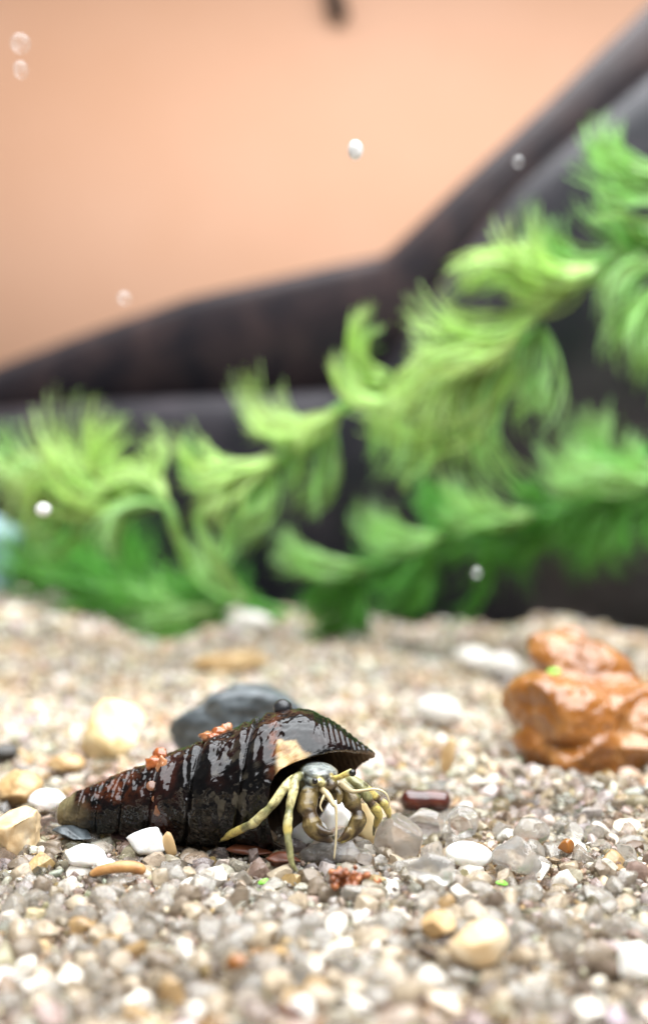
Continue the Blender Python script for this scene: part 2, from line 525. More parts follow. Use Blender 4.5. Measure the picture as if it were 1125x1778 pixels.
def leaf(root, o, tip, spread, n, d, curl, mat, dd=8.0, seed=0, thick=0.35):
    """one fan-shaped leaf: a bundle of fine forked filaments from o to around tip (photo pixels at depth d)"""
    r = np.random.default_rng(seed)
    o = np.array(o, float); tip = np.array(tip, float)
    L = np.linalg.norm(tip - o); a0 = math.atan2(tip[1] - o[1], tip[0] - o[0])
    parts = []; cols = []; n = max(8, int(n * 0.72)); spread *= 1.0
    for k in range(n):
        u = (k + 0.5) / n * 2 - 1 + r.normal() * 0.05
        ang = a0 + math.radians(spread) * u * 0.5
        ln = L * (1 - 0.22 * abs(u) ** 2) * r.uniform(0.66, 1.10)
        cv = 2.0 * curl + (0.13 if curl >= 0 else -0.13) + 0.26 * u + r.normal() * 0.16
        dz = r.normal() * dd * 0.55
        pts = []; T = np.linspace(0, 1, 8)
        fork = r.normal() * 0.10
        for t in T:
            a = ang + cv * (t ** 1.8 - 1) * 1.3
            dirv = np.array([math.cos(a), math.sin(a)])
            q = o + dirv * ln * t * 1.0
            pts.append(P(q[0], q[1], d + dz * t + 0.8 * math.sin(3 * t + k)))
        rd = thick * np.interp(T, [0, 0.15, 0.7, 1], [0.75, 1.0, 0.62, 0.16]) * r.uniform(0.8, 1.2)
        V, Fs = tube(pts, rd, 4, 1); parts.append((V, Fs)); cols.append((len(V), r.uniform(0.5, 1.4)))
        # the fork
        f0 = 3; p2 = [np.array(p) for p in pts[f0:]]
        side = np.array([-math.sin(ang), 0, -math.cos(ang)]) * ln * d / F * (0.06 + 0.08 * r.uniform()) * (1 if k % 2 else -1)
        for j in range(len(p2)): p2[j] = p2[j] + side * (j / (len(p2) - 1)) ** 1.2 + np.array([0, dz * 0.15 * j / 4, 0])
        V, Fs = tube(p2, rd[f0:] * 0.8, 4, 1); parts.append((V, Fs)); cols.append((len(V), r.uniform(0.5, 1.4)))
    V, Fs = merge(parts)
    col = np.vstack([np.tile([c * 0.94, c, c * (1.1 if c > 0.95 else 0.75), 1.0], (m_, 1)) for m_, c in cols])
    return part_mesh('leaf', V, Fs, mat, root, col)

def stem(root, pts, d, rad, mat):
    dd = d if isinstance(d, (list, tuple)) else [d] * len(pts)
    V, Fs = tube([P(x, y, q) for (x, y), q in zip(pts, dd)], [rad] * (len(pts) - 1) + [rad * 0.6], 8, 4)
    part_mesh('stem', V, Fs, mat, root, np.tile([0.75, 0.85, 0.7, 1], (len(V), 1)))

def weed(label, stem_pts, d, leaves, mat_stem, rad=1.1, near_=1.0):
    d0 = d if not isinstance(d, (list, tuple)) else d[0]
    if near_ != 1.0:       # the sprig leans forward over the gravel
        d = [q * near_ for q in (d if isinstance(d, (list, tuple)) else [d] * len(stem_pts))]; d[0] = d0
        leaves = [(*lf[:4], lf[4] * near_, *lf[5:]) for lf in leaves]
    root = empty('waterweed', P(*stem_pts[0], d0)); tag(root, label, 'waterweed', 'green waterweed sprigs')
    stem(root, stem_pts, d, rad, mat_stem)
    rl = np.random.default_rng(hash_(label))
    for i, lf in enumerate(leaves):
        leaf(root, *lf, seed=abs(hash_(label)) + i * 13)
        if lf[6] is not m_deep and i % 3: continue
        # the whorl's next leaf, a little behind it
        (ox, oy), (tx, ty) = lf[0], lf[1]
        j = rl.normal(size=6)
        t2 = (tx + 26 * j[0] + 0.10 * (ox - tx), ty + 22 * j[1] + 24)
        leaf(root, (ox + 9 * j[2], oy + 8 * j[3] + 4), t2, lf[2] * 1.15, lf[3], lf[4] + 9 + 3 * j[4], lf[5] * 0.7 + 0.08 * j[5], lf[6], seed=abs(hash_(label)) + i * 13 + 5000)
    return root
def hash_(s): return sum((i + 1) * ord(ch) for i, ch in enumerate(s)) % 9973

L_, M_, D_ = m_lime, m_mid, m_deep
# left sprig
weed('lime green waterweed sprig with a feathery fan reaching up beside the pale pipe',
     [(330, 985), (305, 920), (285, 872), (238, 858), (150, 838), (40, 800)], 262,
     [((245, 862), (85, 700), 62, 34, 262, 0.16, L_), ((240, 860), (20, 765), 40, 26, 258, 0.22, L_),
      ((200, 850), (-30, 815), 45, 22, 264, 0.0, L_), ((190, 850), (-25, 895), 34, 20, 260, -0.30, L_),
      ((236, 850), (208, 716), 24, 16, 258, 0.55, L_, 6), ((225, 840), (262, 735), 20, 10, 262, -0.4, L_, 6),
      ((290, 872), (130, 905), 40, 26, 256, -0.45, L_), ((285, 880), (165, 965), 40, 22, 256, -0.25, M_),
      ((100, 820), (-60, 730), 45, 18, 268, 0.1, M_), ((120, 850), (40, 960), 40, 16, 270, 0.2, M_)], m_mid, near_=0.86)
# middle sprig running up to the right
weed('long lime green waterweed sprig arching from the gravel up across the dark tub corner',
     [(420, 1040), (385, 985), (345, 900), (410, 845), (480, 800), (545, 745), (592, 708), (690, 665), (800, 610), (905, 540), (1000, 470)],
     [258, 258, 256, 256, 256, 258, 258, 254, 250, 246, 244],
     [((480, 800), (290, 775), 26, 24, 254, 0.12, L_), ((478, 802), (305, 858), 30, 24, 252, 0.0, L_),
      ((474, 806), (345, 925), 36, 26, 252, -0.1, L_), ((470, 810), (410, 940), 30, 22, 256, 0.1, M_),
      ((400, 850), (318, 755), 16, 8, 262, 0.3, M_, 5),
      ((590, 712), (405, 680), 30, 28, 256, 0.34, L_), ((588, 716), (430, 742), 34, 30, 254, 0.05, L_),
      ((585, 720), (500, 788), 30, 20, 254, -0.1, L_), ((585, 725), (495, 890), 26, 18, 260, -0.12, M_), ((560, 740), (545, 905), 20, 10, 262, 0.1, M_),
      ((690, 655), (555, 612), 22, 16, 252, 0.62, L_, 6), ((680, 650), (632, 525), 24, 16, 254, 0.40, L_, 6), ((640, 690), (660, 815), 24, 14, 258, 0.1, M_),
      ((700, 660), (600, 640), 30, 12, 254, 0.2, L_), ((600, 705), (645, 560), 20, 10, 260, 0.0, M_, 6)], m_mid, near_=0.86)
# big bushy sprig right of the middle
weed('bushy pale lime waterweed sprig with curling tips beside the sloping tub edge',
     [(1100, 430), (1040, 470), (960, 520), (880, 590), (800, 660), (730, 760), (700, 850)], [238, 238, 240, 242, 246, 250, 254],
     [((950, 520), (760, 470), 28, 26, 236, -0.30, L_), ((930, 540), (700, 545), 26, 28, 238, 0.16, L_), ((900, 580), (690, 590), 24, 24, 236, 0.12, L_),
      ((890, 600), (660, 700), 26, 28, 236, -0.05, L_), ((880, 620), (690, 745), 30, 26, 236, -0.1, L_), ((900, 600), (745, 810), 34, 30, 242, -0.15, L_),
      ((900, 590), (810, 830), 30, 24, 244, -0.1, M_), ((940, 560), (900, 770), 36, 26, 244, 0.1, M_), ((930, 570), (950, 720), 30, 14, 246, -0.2, M_),
      ((1040, 460), (860, 395), 28, 28, 236, 0.22, L_), ((1030, 470), (870, 440), 30, 26, 234, 0.1, L_), ((1020, 480), (850, 520), 30, 22, 238, 0.1, L_),
      ((1060, 440), (905, 350), 20, 12, 242, 0.2, M_), ((800, 680), (640, 730), 26, 22, 244, -0.05, L_), ((770, 700), (700, 850), 30, 18, 250, 0.1, M_)], m_mid, near_=0.86)
# sprig at the top right
weed('bright green waterweed sprig hanging highest in front of the sloping tub edge',
     [(1240, 560), (1190, 490), (1140, 430), (1110, 390)], 226,
     [((1160, 300), (1010, 215), 24, 20, 226, 0.20, M_), ((1180, 330), (1000, 285), 34, 26, 226, 0.1, M_), ((1170, 400), (1005, 335), 30, 24, 228, 0.15, M_),
      ((1190, 420), (1040, 420), 34, 24, 228, 0.0, M_), ((1170, 480), (1040, 560), 40, 34, 222, -0.35, M_), ((1170, 490), (1065, 640), 44, 34, 222, -0.15, M_),
      ((1170, 500), (1130, 640), 30, 20, 224, 0.0, M_), ((1150, 430), (1060, 470), 40, 18, 230, 0.1, D_), ((1160, 440), (1060, 380), 30, 16, 230, 0.1, D_)], m_deep, near_=0.9)
# lower right sprig
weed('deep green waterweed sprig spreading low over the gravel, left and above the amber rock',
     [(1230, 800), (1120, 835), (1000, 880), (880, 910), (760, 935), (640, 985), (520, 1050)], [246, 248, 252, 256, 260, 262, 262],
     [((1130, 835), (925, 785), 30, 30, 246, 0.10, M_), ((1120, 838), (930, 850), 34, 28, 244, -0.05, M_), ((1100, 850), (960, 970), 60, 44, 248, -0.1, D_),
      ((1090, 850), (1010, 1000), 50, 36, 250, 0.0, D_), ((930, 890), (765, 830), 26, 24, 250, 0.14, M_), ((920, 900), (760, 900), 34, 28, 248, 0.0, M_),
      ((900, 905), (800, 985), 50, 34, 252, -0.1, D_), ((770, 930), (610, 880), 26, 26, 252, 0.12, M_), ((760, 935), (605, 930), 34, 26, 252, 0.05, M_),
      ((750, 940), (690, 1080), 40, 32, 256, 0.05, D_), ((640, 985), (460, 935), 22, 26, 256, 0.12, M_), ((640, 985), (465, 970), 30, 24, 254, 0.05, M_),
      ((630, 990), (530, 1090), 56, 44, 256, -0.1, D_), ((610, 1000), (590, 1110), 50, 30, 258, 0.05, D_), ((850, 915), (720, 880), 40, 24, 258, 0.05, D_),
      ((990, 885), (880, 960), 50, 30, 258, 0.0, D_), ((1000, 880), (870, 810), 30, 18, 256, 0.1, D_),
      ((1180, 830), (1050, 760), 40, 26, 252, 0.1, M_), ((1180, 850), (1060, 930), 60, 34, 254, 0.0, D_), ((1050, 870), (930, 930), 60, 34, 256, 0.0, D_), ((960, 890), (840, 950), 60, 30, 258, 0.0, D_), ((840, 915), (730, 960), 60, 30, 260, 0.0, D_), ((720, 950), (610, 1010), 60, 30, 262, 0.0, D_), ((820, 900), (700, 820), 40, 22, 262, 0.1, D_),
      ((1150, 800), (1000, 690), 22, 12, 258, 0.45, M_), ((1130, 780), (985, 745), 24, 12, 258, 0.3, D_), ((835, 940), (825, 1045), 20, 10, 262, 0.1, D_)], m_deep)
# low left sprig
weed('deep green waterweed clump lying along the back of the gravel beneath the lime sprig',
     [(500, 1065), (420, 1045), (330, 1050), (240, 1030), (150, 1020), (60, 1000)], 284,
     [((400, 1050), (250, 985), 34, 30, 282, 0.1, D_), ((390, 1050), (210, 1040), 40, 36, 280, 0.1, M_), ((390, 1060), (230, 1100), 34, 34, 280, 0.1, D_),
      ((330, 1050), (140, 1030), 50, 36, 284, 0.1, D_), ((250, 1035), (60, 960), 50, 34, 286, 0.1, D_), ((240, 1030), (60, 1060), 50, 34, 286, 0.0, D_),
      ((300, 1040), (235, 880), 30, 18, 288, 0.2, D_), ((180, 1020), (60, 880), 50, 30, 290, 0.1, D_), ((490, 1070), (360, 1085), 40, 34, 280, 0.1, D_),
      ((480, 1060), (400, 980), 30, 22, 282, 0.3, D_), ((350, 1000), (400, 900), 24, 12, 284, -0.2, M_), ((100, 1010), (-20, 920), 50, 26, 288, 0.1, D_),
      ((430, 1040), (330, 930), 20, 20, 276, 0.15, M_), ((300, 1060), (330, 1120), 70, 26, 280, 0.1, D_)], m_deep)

# ------------------------------------------------------------------ the shell
SD = 112.0; PX = SD / F         # depth of the shell's axis, mm per photo pixel there
def build_shell():
    root = empty('sea_snail_shell', P(400, 1470, SD))
    tag(root, 'wet black-brown pointed spiral snail shell carried by the hermit crab', 'shell')
    rx = np.array([97, 99, 103, 110, 125, 150, 200, 250, 300, 350, 400, 450, 490, 520, 545, 570, 590, 610, 630, 645, 652], float)
    ry = np.array([1.5, 9, 16, 22, 29, 38, 50, 61, 74, 87, 99, 111, 119, 120, 112, 96, 80, 62, 44, 31, 24], float)
    # edge of the mouth: angle (0 = top, 90 = towards the viewer) -> photo x
    ea = np.array([0, 20, 40, 55, 64, 72, 77, 80, 83, 88, 95, 120, 150, 180, 210, 240, 270, 300, 330, 360], float)
    ex = np.array([652, 648, 636, 618, 592, 560, 530, 508, 492, 481, 474, 470, 480, 505, 532, 572, 618, 640, 649, 652], float)
    NU, NP = 400, 320
    ph = np.linspace(0, 2 * np.pi, NP, endpoint=False)
    Lx = np.interp(np.degrees(ph), ea, ex)
    u = np.linspace(0, 1, NU) ** 0.92
    X = 97 + (Lx[None] - 97) * u[:, None]
    PHI = np.broadcast_to(ph[None], X.shape)
    R = np.interp(X, rx, ry)
    yc = 1413 - (X - 100) * 0.145 - 0.00003 * (X - 100) ** 2 * 0
    Wn = np.log(np.maximum(X - 20, 30) / 105) / math.log(1.27)
    w = (Wn + PHI / (2 * np.pi) + 0.12) % 1.0
    body = np.clip((X - 470) / 60, 0, 1)         # the last whorl's own sculpture
    spire = 1 - body * 0.85
    # stepped whorl profile with a sharp seam
    step = np.where(w < 0.16, w / 0.16, 1.0)
    step = step * step * (3 - 2 * step)
    prof = step * (1.0 - 0.55 * w) - 0.55
    cord = np.abs(np.sin(np.pi * 4.0 * w + 0.8 * np.sin(3 * PHI + X * 0.05))) ** 0.7
    R2 = R * (1 + 0.10 * prof * spire + 0.015 * (cord - 0.6) * spire * np.clip((X - 115) / 60, 0, 1) * np.clip((330 - X) / 80, 0.15, 1))
    # raised cords where the last whorl meets the spire
    for xc, a, wd in ((300, 4.0, 9), (338, 4.5, 6), (352, 4.5, 6), (382, 4.5, 11), (434, 5.0, 7), (454, 5.5, 8), (474, 3.5, 6)):
        xx = xc - 14 * np.cos(PHI - 0.7)
        R2 = R2 + a * np.exp(-((X - xx) / wd) ** 2) * (0.65 + 0.35 * np.sin(PHI * 2.0 + xc))
    # growth lines on the hood
    hood = np.clip((X - 540) / 40, 0, 1) * np.clip((660 - X) / 20, 0, 1)
    gl = np.sin((X + 20 * np.cos(PHI)) * 2 * np.pi / 9.5)
    R2 = R2 + 0.9 * hood * gl
    # low lumps and worn dents
    for i in range(NU):
        for j in range(NP):
            p = (X[i, j] * 0.035, math.cos(ph[j]) * R[i, j] * 0.035, math.sin(ph[j]) * R[i, j] * 0.035)
            v = Vector(p)
            R2[i, j] += (2.6 * noise.noise(v) + 1.9 * noise.noise(v * 2.3) + 0.9 * noise.noise(v * 5.3)) * (1 - 0.5 * body[i, j])
    tilt = math.radians(-15)
    a = PHI + tilt
    CXW = (X - CX) * PX; CZ = CAMH + (CY - yc) * PX
    V = np.stack([CXW, SD - np.sin(a) * R2 * PX, CZ + np.cos(a) * R2 * PX], -1)
    # inner skin
    thick = 0.45
    Ri = R2 * PX - thick * np.clip(u[:, None] * 2.2, 0.3, 1)
    start = int(NU * 0.45)
    Vi = np.stack([CXW - 0.05, SD - np.sin(a) * Ri, CZ + np.cos(a) * Ri], -1)[start:]
    outer = V.reshape(-1, 3)
    i = np.arange(NU * NP).reshape(NU, NP); j = np.roll(i, -1, axis=1)
    Fo = np.stack([i[:-1], j[:-1], j[1:], i[1:]], -1).reshape(-1, 4)
    ni = NU - start; k = NU * NP + np.arange(ni * NP).reshape(ni, NP); kk = np.roll(k, -1, axis=1)
    Fi = np.stack([k[:-1], k[1:], kk[1:], kk[:-1]], -1).reshape(-1, 4)
    Fe = np.stack([i[-1], j[-1], kk[-1], k[-1]], -1).reshape(-1, 4)
    Vall = np.vstack([outer, Vi.reshape(-1, 3)]); Fall = np.vstack([Fo, Fi, Fe])
    # colours
    black = np.array([0.0035, 0.003, 0.003]); red = np.array([0.016, 0.0045, 0.003]); olive = np.array([0.20, 0.17, 0.09])
    crust = np.array([0.050, 0.043, 0.032]); cream = np.array([0.46, 0.33, 0.16]); taupe = np.array([0.16, 0.11, 0.075])
    col = np.zeros((NU, NP, 4)); col[..., 3] = 0.0
    deg = np.degrees(PHI)
    def mixc(c, f):
        col[..., :3] = col[..., :3] * (1 - f[..., None]) + c * f[..., None]
    col[..., :3] = black
    N1 = np.zeros((NU, NP)); N2 = np.zeros((NU, NP))
    for ii in range(NU):
        for jj in range(NP):
            v = Vector((X[ii, jj] * 0.022, math.cos(ph[jj]) * R[ii, jj] * 0.022, math.sin(ph[jj]) * R[ii, jj] * 0.022))
            N1[ii, jj] = noise.fractal(v, 1.0, 2.0, 4); N2[ii, jj] = noise.fractal(v * 2.4 + Vector((9, 3, 1)), 1.0, 2.0, 4)
    sm = lambda x, a_, b_: np.clip((x - a_) / (b_ - a_), 0, 1)
    mixc(red, sm(N1, 0.0, 0.45) * 0.5 * sm(np.cos(np.radians(deg - 30)), 0.2, 0.8))  # red-brown fades out downwards, painting the shaded underside black
    band = np.exp(-((X - 195) / 50) ** 2)
    mixc(np.array([0.085, 0.023, 0.008]), np.clip(band * sm(np.cos(np.radians(deg - 35)), 0.35, 0.85) * sm(N2, -0.25, 0.25), 0, 1) * 0.85)
    mixc(red * 2.2, np.exp(-((X - 290) / 22) ** 2) * sm(N1, -0.3, 0.3) * 0.8)
    mixc(crust, sm(N2, 0.22, 0.34) * np.exp(-((X - 410) / 45) ** 2) * np.exp(-((deg - 95) / 45) ** 2))
    mixc(np.array([0.10, 0.03, 0.012]), np.exp(-((X - 478) / 9) ** 2) * sm(N2, -0.3, 0.2) * np.exp(-((deg - 55) / 30) ** 2))
    mixc(olive * 0.8, sm(136 - X, 0, 8) * (0.75 + 0.25 * sm(N2, -0.2, 0.2)))
    mixc(np.array([0.13, 0.10, 0.055]), sm(168 - X, 0, 26) * sm(deg, 60, 100) * sm(200 - deg, 0, 30) * 0.7)
    # cream worn lip
    f = sm(X, 482, 488) * sm(N2 * 25 + 556 - X - (80 - deg) * 1.2, 0, 8) * sm(deg + N1 * 18 - (X - 485) * 0.20, 58, 64) * sm(90 - deg, 0, 4)
    mixc(cream, f)
    mixc(cream * np.array([0.6, 0.42, 0.28]), f * sm(N2, -0.05, 0.3) * 0.8)
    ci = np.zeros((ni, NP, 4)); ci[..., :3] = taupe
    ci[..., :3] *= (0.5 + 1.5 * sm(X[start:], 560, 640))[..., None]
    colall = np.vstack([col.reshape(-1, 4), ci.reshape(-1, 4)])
    m, nt, b = nmat('wet_shell')
    at = nt.nodes.new('ShaderNodeAttribute'); at.attribute_name = 'gcol'
    n = noise_tex(nt, 900, 6, 0.65, 0.5)
    r = ramp(nt, [(0.3, (0.45, 0.42, 0.4)), (0.7, (1.35, 1.3, 1.2))])
    link(nt, n.outputs['Fac'], r.inputs[0])
    mx = nt.nodes.new('ShaderNodeMix'); mx.data_type = 'RGBA'; mx.blend_type = 'MULTIPLY'; mx.inputs['Factor'].default_value = 0.8
    link(nt, at.outputs['Color'], mx.inputs['A']); link(nt, r.outputs[0], mx.inputs['B'])
    link(nt, mx.outputs['Result'], b.inputs['Base Color'])
    b.inputs['Roughness'].default_value = 0.13
    b.inputs['IOR'].default_value = 1.42
    b.inputs['Specular IOR Level'].default_value = 0.46
    b.inputs['Coat Weight'].default_value = 0.0; b.inputs['Coat Roughness'].default_value = 0.04
    n2 = noise_tex(nt, 1500, 4, 0.6); bump(nt, b, n2.outputs['Fac'], 0.18, 0.0001)
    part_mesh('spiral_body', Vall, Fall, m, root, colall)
    # surface lookup for growths
    def on(px, deg_, lift=0.0):
        rr_ = np.interp(px, rx, ry); a_ = math.radians(deg_) + tilt; y_ = 1413 - (px - 100) * 0.145
        rad = (rr_ + lift) * PX
        return np.array([(px - CX) * PX, SD - math.sin(a_) * rad, CAMH + (CY - y_) * PX + math.cos(a_) * rad])
    m_or = mat_rock('orange_growth', (0.20, 0.045, 0.010), (0.38, 0.12, 0.035), 0.15, 500, sss=0.2, coat=0.6)
    m_tan = mat_rock('tan_growth', (0.24, 0.075, 0.022), (0.42, 0.19, 0.085), 0.15, 500, sss=0.2, coat=0.6)
    m_disc = mat_rock('scar', (0.13, 0.05, 0.022), (0.20, 0.09, 0.045), 0.25, 900, coat=0.4)
    def blob(name, px, dg, rpx, mat, seed, sq=(1, 1, 1), lift=0):
        V, Fs = rocky(3, 2, 0.7, 0.95, seed, 0.34)
        V = V * np.array(sq) * rpx * 1.2 * PX + on(px, dg, lift)
        part_mesh(name, V, Fs, mat, root)
    Vk, Fk = rocky(3, 0, 0.6, 0.95, 3, 0.06); part_mesh('knob', Vk * np.array([17, 17, 16]) * PX + on(490, 2, 6), Fk, mat_rock('knob_shell', (0.008, 0.008, 0.009), (0.03, 0.03, 0.032), 0.32, 900), root)
    blob('growth', 268, 30, 11, m_or, 4, (1.1, 1, 1.0), 3)
    blob('growth', 279, 14, 11, m_or, 5, (1, 1, 1.1), 5)
    blob('growth', 285, 45, 9, m_tan, 6, (0.9, 0.7, 1.7), 0)
    blob('growth', 362, 8, 10, m_tan, 7, (1.5, 1, 0.8), 4)
    blob('growth', 381, 10, 9, m_or, 8, (1.2, 1, 0.9), 5)
    blob('growth', 393, 4, 8, m_tan, 9, (1, 1, 1), 6)
    blob('growth', 372, 20, 7, m_or, 10, (1.4, 1, 0.8), 3)
    for px, dg, rp in ((271, 72, 9), (286, 108, 11), (279, 92, 6)):
        V, Fs = ico(3); nrm = on(px, dg, 10) - on(px, dg, 0); nrm /= np.linalg.norm(nrm)
        V = V * rp * PX; s = V @ nrm; V -= np.outer(s, nrm) * 0.72
        part_mesh('scar_disc', V + on(px, dg, 0), Fs, m_disc, root)
build_shell()

# ------------------------------------------------------------------ the crab
def build_crab():
    ol = (0.19, 0.135, 0.05); olb = (0.075, 0.045, 0.02); yel = (0.54, 0.43, 0.13); cre = (0.58, 0.52, 0.25); grn = (0.22, 0.21, 0.09); wh = (0.23, 0.25, 0.235); dk = (0.10, 0.07, 0.04); gry = (0.26, 0.27, 0.24)
    parts = []; smp = []
    def limb(pts):   # (x, y, depth, radius px, colour)
        p = [P(a, b_, c) for a, b_, c, *_ in pts]; r = [q[3] * q[2] / F * (0.77 if q[3] < 13 else 0.86 if q[3] < 22 else 1.0) for q in pts]
        V, Fs = tube(p, r, 14, 5); parts.append((V, Fs))
        for i in range(len(pts) - 1):
            for t in np.linspace(0, 1, 8):
                smp.append((p[i] * (1 - t) + p[i + 1] * t, np.array(pts[i][4]) if t < 0.5 else np.array(pts[i + 1][4])))
    def ell(x, y, d, rxp, ryp, rd, col, rot=0):
        V, Fs = ico(3); V = V * np.array([rxp * d / F, rd, ryp * d / F]); V = roty(V, rot)
        parts.append((V + P(x, y, d), Fs)); smp.append((P(x, y, d - rd), np.array(col))); smp.append((P(x, y - ryp, d), np.array(col)))
        for k in range(6): smp.append((P(x + rxp * math.cos(k) * .8, y + ryp * math.sin(k) * .8, d - rd * .4), np.array(col)))
    # carapace shield, head, body going back into the shell
    ell(554, 1340, 107.2, 33, 15, 2.2, wh, 0.12)
    ell(542, 1352, 106.6, 15, 16, 1.5, wh)
    ell(566, 1350, 106.6, 14, 12, 1.2, wh)
    ell(572, 1368, 107.2, 30, 22, 1.8, ol)
    ell(575, 1362, 105.6, 12, 12, 0.8, dk)
    limb([(545, 1352, 108, 30, dk), (535, 1350, 111, 34, dk), (505, 1350, 114, 34, dk)])
    limb([(556, 1368, 105.6, 9, ol), (566, 1380, 105.0, 8, ol), (572, 1392, 104.8, 6, ol)])
    limb([(580, 1366, 105.6, 8, ol), (590, 1380, 105.0, 8, ol), (588, 1396, 104.9, 5, ol)])
    # claws
    limb([(550, 1366, 106.6, 16, ol), (537, 1382, 105.6, 20, ol), (533, 1402, 105.0, 21, ol), (538, 1416, 104.6, 15, olb), (541, 1430, 104.4, 21, ol), (550, 1446, 104.2, 17, ol), (568, 1458, 104.0, 10, olb), (577, 1462, 104.0, 4, dk)])
    limb([(548, 1434, 104.0, 11, ol), (562, 1444, 103.6, 9, olb), (573, 1447, 103.6, 6, dk), (578, 1448, 103.7, 3, dk)])
    limb([(590, 1362, 107.0, 17, ol), (603, 1378, 106.4, 18, ol), (612, 1394, 106.0, 19, ol), (620, 1409, 105.8, 12, olb), (622, 1424, 105.6, 18, ol), (613, 1442, 105.4, 15, olb), (602, 1454, 105.2, 11, ol), (591, 1464, 105.0, 4, yel)])
    limb([(606, 1440, 105.0, 9, ol), (598, 1452, 104.8, 7, olb), (586, 1462, 104.8, 3, ol)])
    # walking legs
    limb([(525, 1350, 107.2, 9, grn), (508, 1352, 105.6, 8, cre), (494, 1368, 104.6, 11, cre), (478, 1392, 104.2, 11.5, cre), (468, 1404, 104.2, 9, grn), (455, 1416, 104.4, 11, cre), (440, 1430, 104.8, 11.5, cre), (432, 1434, 105.2, 9, grn), (418, 1441, 106.2, 10, yel), (395, 1452, 107.8, 9, yel), (380, 1460, 109.0, 6, grn), (368, 1468, 110.0, 2.5, grn)])
    limb([(530, 1346, 107.0, 9, grn), (514, 1352, 105.2, 11, grn), (510, 1372, 104.2, 11.5, cre), (504, 1396, 103.6, 10.5, cre), (502, 1408, 103.4, 8.5, grn), (500, 1424, 103.0, 10.5, cre), (499, 1442, 102.8, 11, yel), (500, 1454, 102.6, 8, grn), (502, 1470, 102.4, 8.5, grn), (504, 1488, 102.2, 8, grn), (509, 1504, 102.0, 6, grn), (520, 1520, 101.8, 2, grn)])
    limb([(590, 1352, 107.6, 9, grn), (612, 1356, 106.6, 10, grn), (628, 1370, 106.2, 11, grn), (638, 1386, 106.2, 11.5, grn), (643, 1394, 106.2, 9, olb), (651, 1404, 106.3, 12.5, yel), (657, 1416, 106.6, 10, yel), (654, 1428, 107.2, 8, yel), (650, 1440, 107.8, 4, grn), (648, 1452, 108.2, 2.5, grn)])
    limb([(600, 1350, 108.4, 9, grn), (628, 1362, 108.6, 9, grn), (646, 1380, 108.8, 10, yel), (657, 1388, 109, 8, olb), (667, 1397, 109.0, 10, yel), (674, 1410, 109.2, 8, yel), (676, 1424, 109.6, 5, grn), (679, 1446, 110.0, 2.5, grn)])
    # eye stalks
    limb([(566, 1363, 106.2, 6, wh), (558, 1360, 105.2, 7.5, cre), (551, 1358, 104.6, 7, cre)])
    limb([(570, 1354, 105.8, 6, yel), (585, 1351, 105.2, 6.5, yel), (600, 1345, 104.8, 7, yel), (611, 1341, 104.5, 8, cre)])
    V, Fs = merge(parts)
    V, Fs = voxel_union(V, Fs, 0.085, 3)
    kd = kdtree.KDTree(len(smp))
    for i, s in enumerate(smp): kd.insert(Vector(s[0]), i)
    kd.balance()
    col = np.ones((len(V), 4))
    for i, p in enumerate(V):
        acc = np.zeros(3); ws = 0
        for co, idx, dist in kd.find_n(Vector(p), 3):
            wgt = 1 / (dist * dist + 0.01); acc += wgt * smp[idx][1]; ws += wgt
        col[i, :3] = acc / ws
        qx = CX + p[0] * F / p[1]; qy = CY - (p[2] - CAMH) * F / p[1]
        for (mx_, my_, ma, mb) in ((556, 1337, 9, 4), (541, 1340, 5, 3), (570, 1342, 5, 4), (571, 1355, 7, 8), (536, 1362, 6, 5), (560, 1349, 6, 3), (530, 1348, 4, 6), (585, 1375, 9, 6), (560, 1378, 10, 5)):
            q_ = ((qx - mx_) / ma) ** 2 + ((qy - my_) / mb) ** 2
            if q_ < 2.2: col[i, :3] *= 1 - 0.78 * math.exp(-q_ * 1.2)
        V[i] += 0.05 * noise.noise_vector(Vector(p) * 1.7)
    m, nt, b = nmat('crab_skin')
    at = nt.nodes.new('ShaderNodeAttribute'); at.attribute_name = 'gcol'
    n = noise_tex(nt, 850, 6, 0.7, 0.9)
    r = ramp(nt, [(0.38, (0.26, 0.22, 0.16)), (0.52, (1.0, 1.0, 1.0)), (0.72, (1.3, 1.28, 1.15))])
    link(nt, n.outputs['Fac'], r.inputs[0])
    mx = nt.nodes.new('ShaderNodeMix'); mx.data_type = 'RGBA'; mx.blend_type = 'MULTIPLY'; mx.inputs['Factor'].default_value = 0.85
    link(nt, at.outputs['Color'], mx.inputs['A']); link(nt, r.outputs[0], mx.inputs['B'])
    link(nt, mx.outputs['Result'], b.inputs['Base Color'])
    b.inputs['Roughness'].default_value = 0.3; b.inputs['Coat Weight'].default_value = 0.25; b.inputs['Coat Roughness'].default_value = 0.1
    b.inputs['Subsurface Weight'].default_value = 0.15; b.inputs['Subsurface Radius'].default_value = (1, 0.7, 0.3); b.inputs['Subsurface Scale'].default_value = 0.0005
    n2 = noise_tex(nt, 2000, 5, 0.65); bump(nt, b, n2.outputs['Fac'], 0.55, 0.00018)
    root = empty('hermit_crab', P(570, 1465, 106))
    tag(root, 'small olive and cream hermit crab leaning out of the black shell, claws down', 'hermit crab')
    part_mesh('body', V, Fs, m, root, col)
    # eyes
    me_, ntb, be = nmat('black_eye'); be.inputs['Base Color'].default_value = (0.012, 0.010, 0.008, 1); be.inputs['Roughness'].default_value = 0.08
    ne = noise_tex(ntb, 4000, 2, 0.5); bump(ntb, be, ne.outputs['Fac'], 0.1, 0.00005)
    for (x, y, d, rp) in ((547, 1357, 104.45, 5.4), (612, 1342.5, 104.35, 6.4)):
        Ve, Fe = ico(3); part_mesh('eye', Ve * rp * d / F + P(x, y, d), Fe, me_, root)
    m_ant = mat_rock('antenna_skin', (0.40, 0.30, 0.16), (0.60, 0.50, 0.30), 0.3, 700)
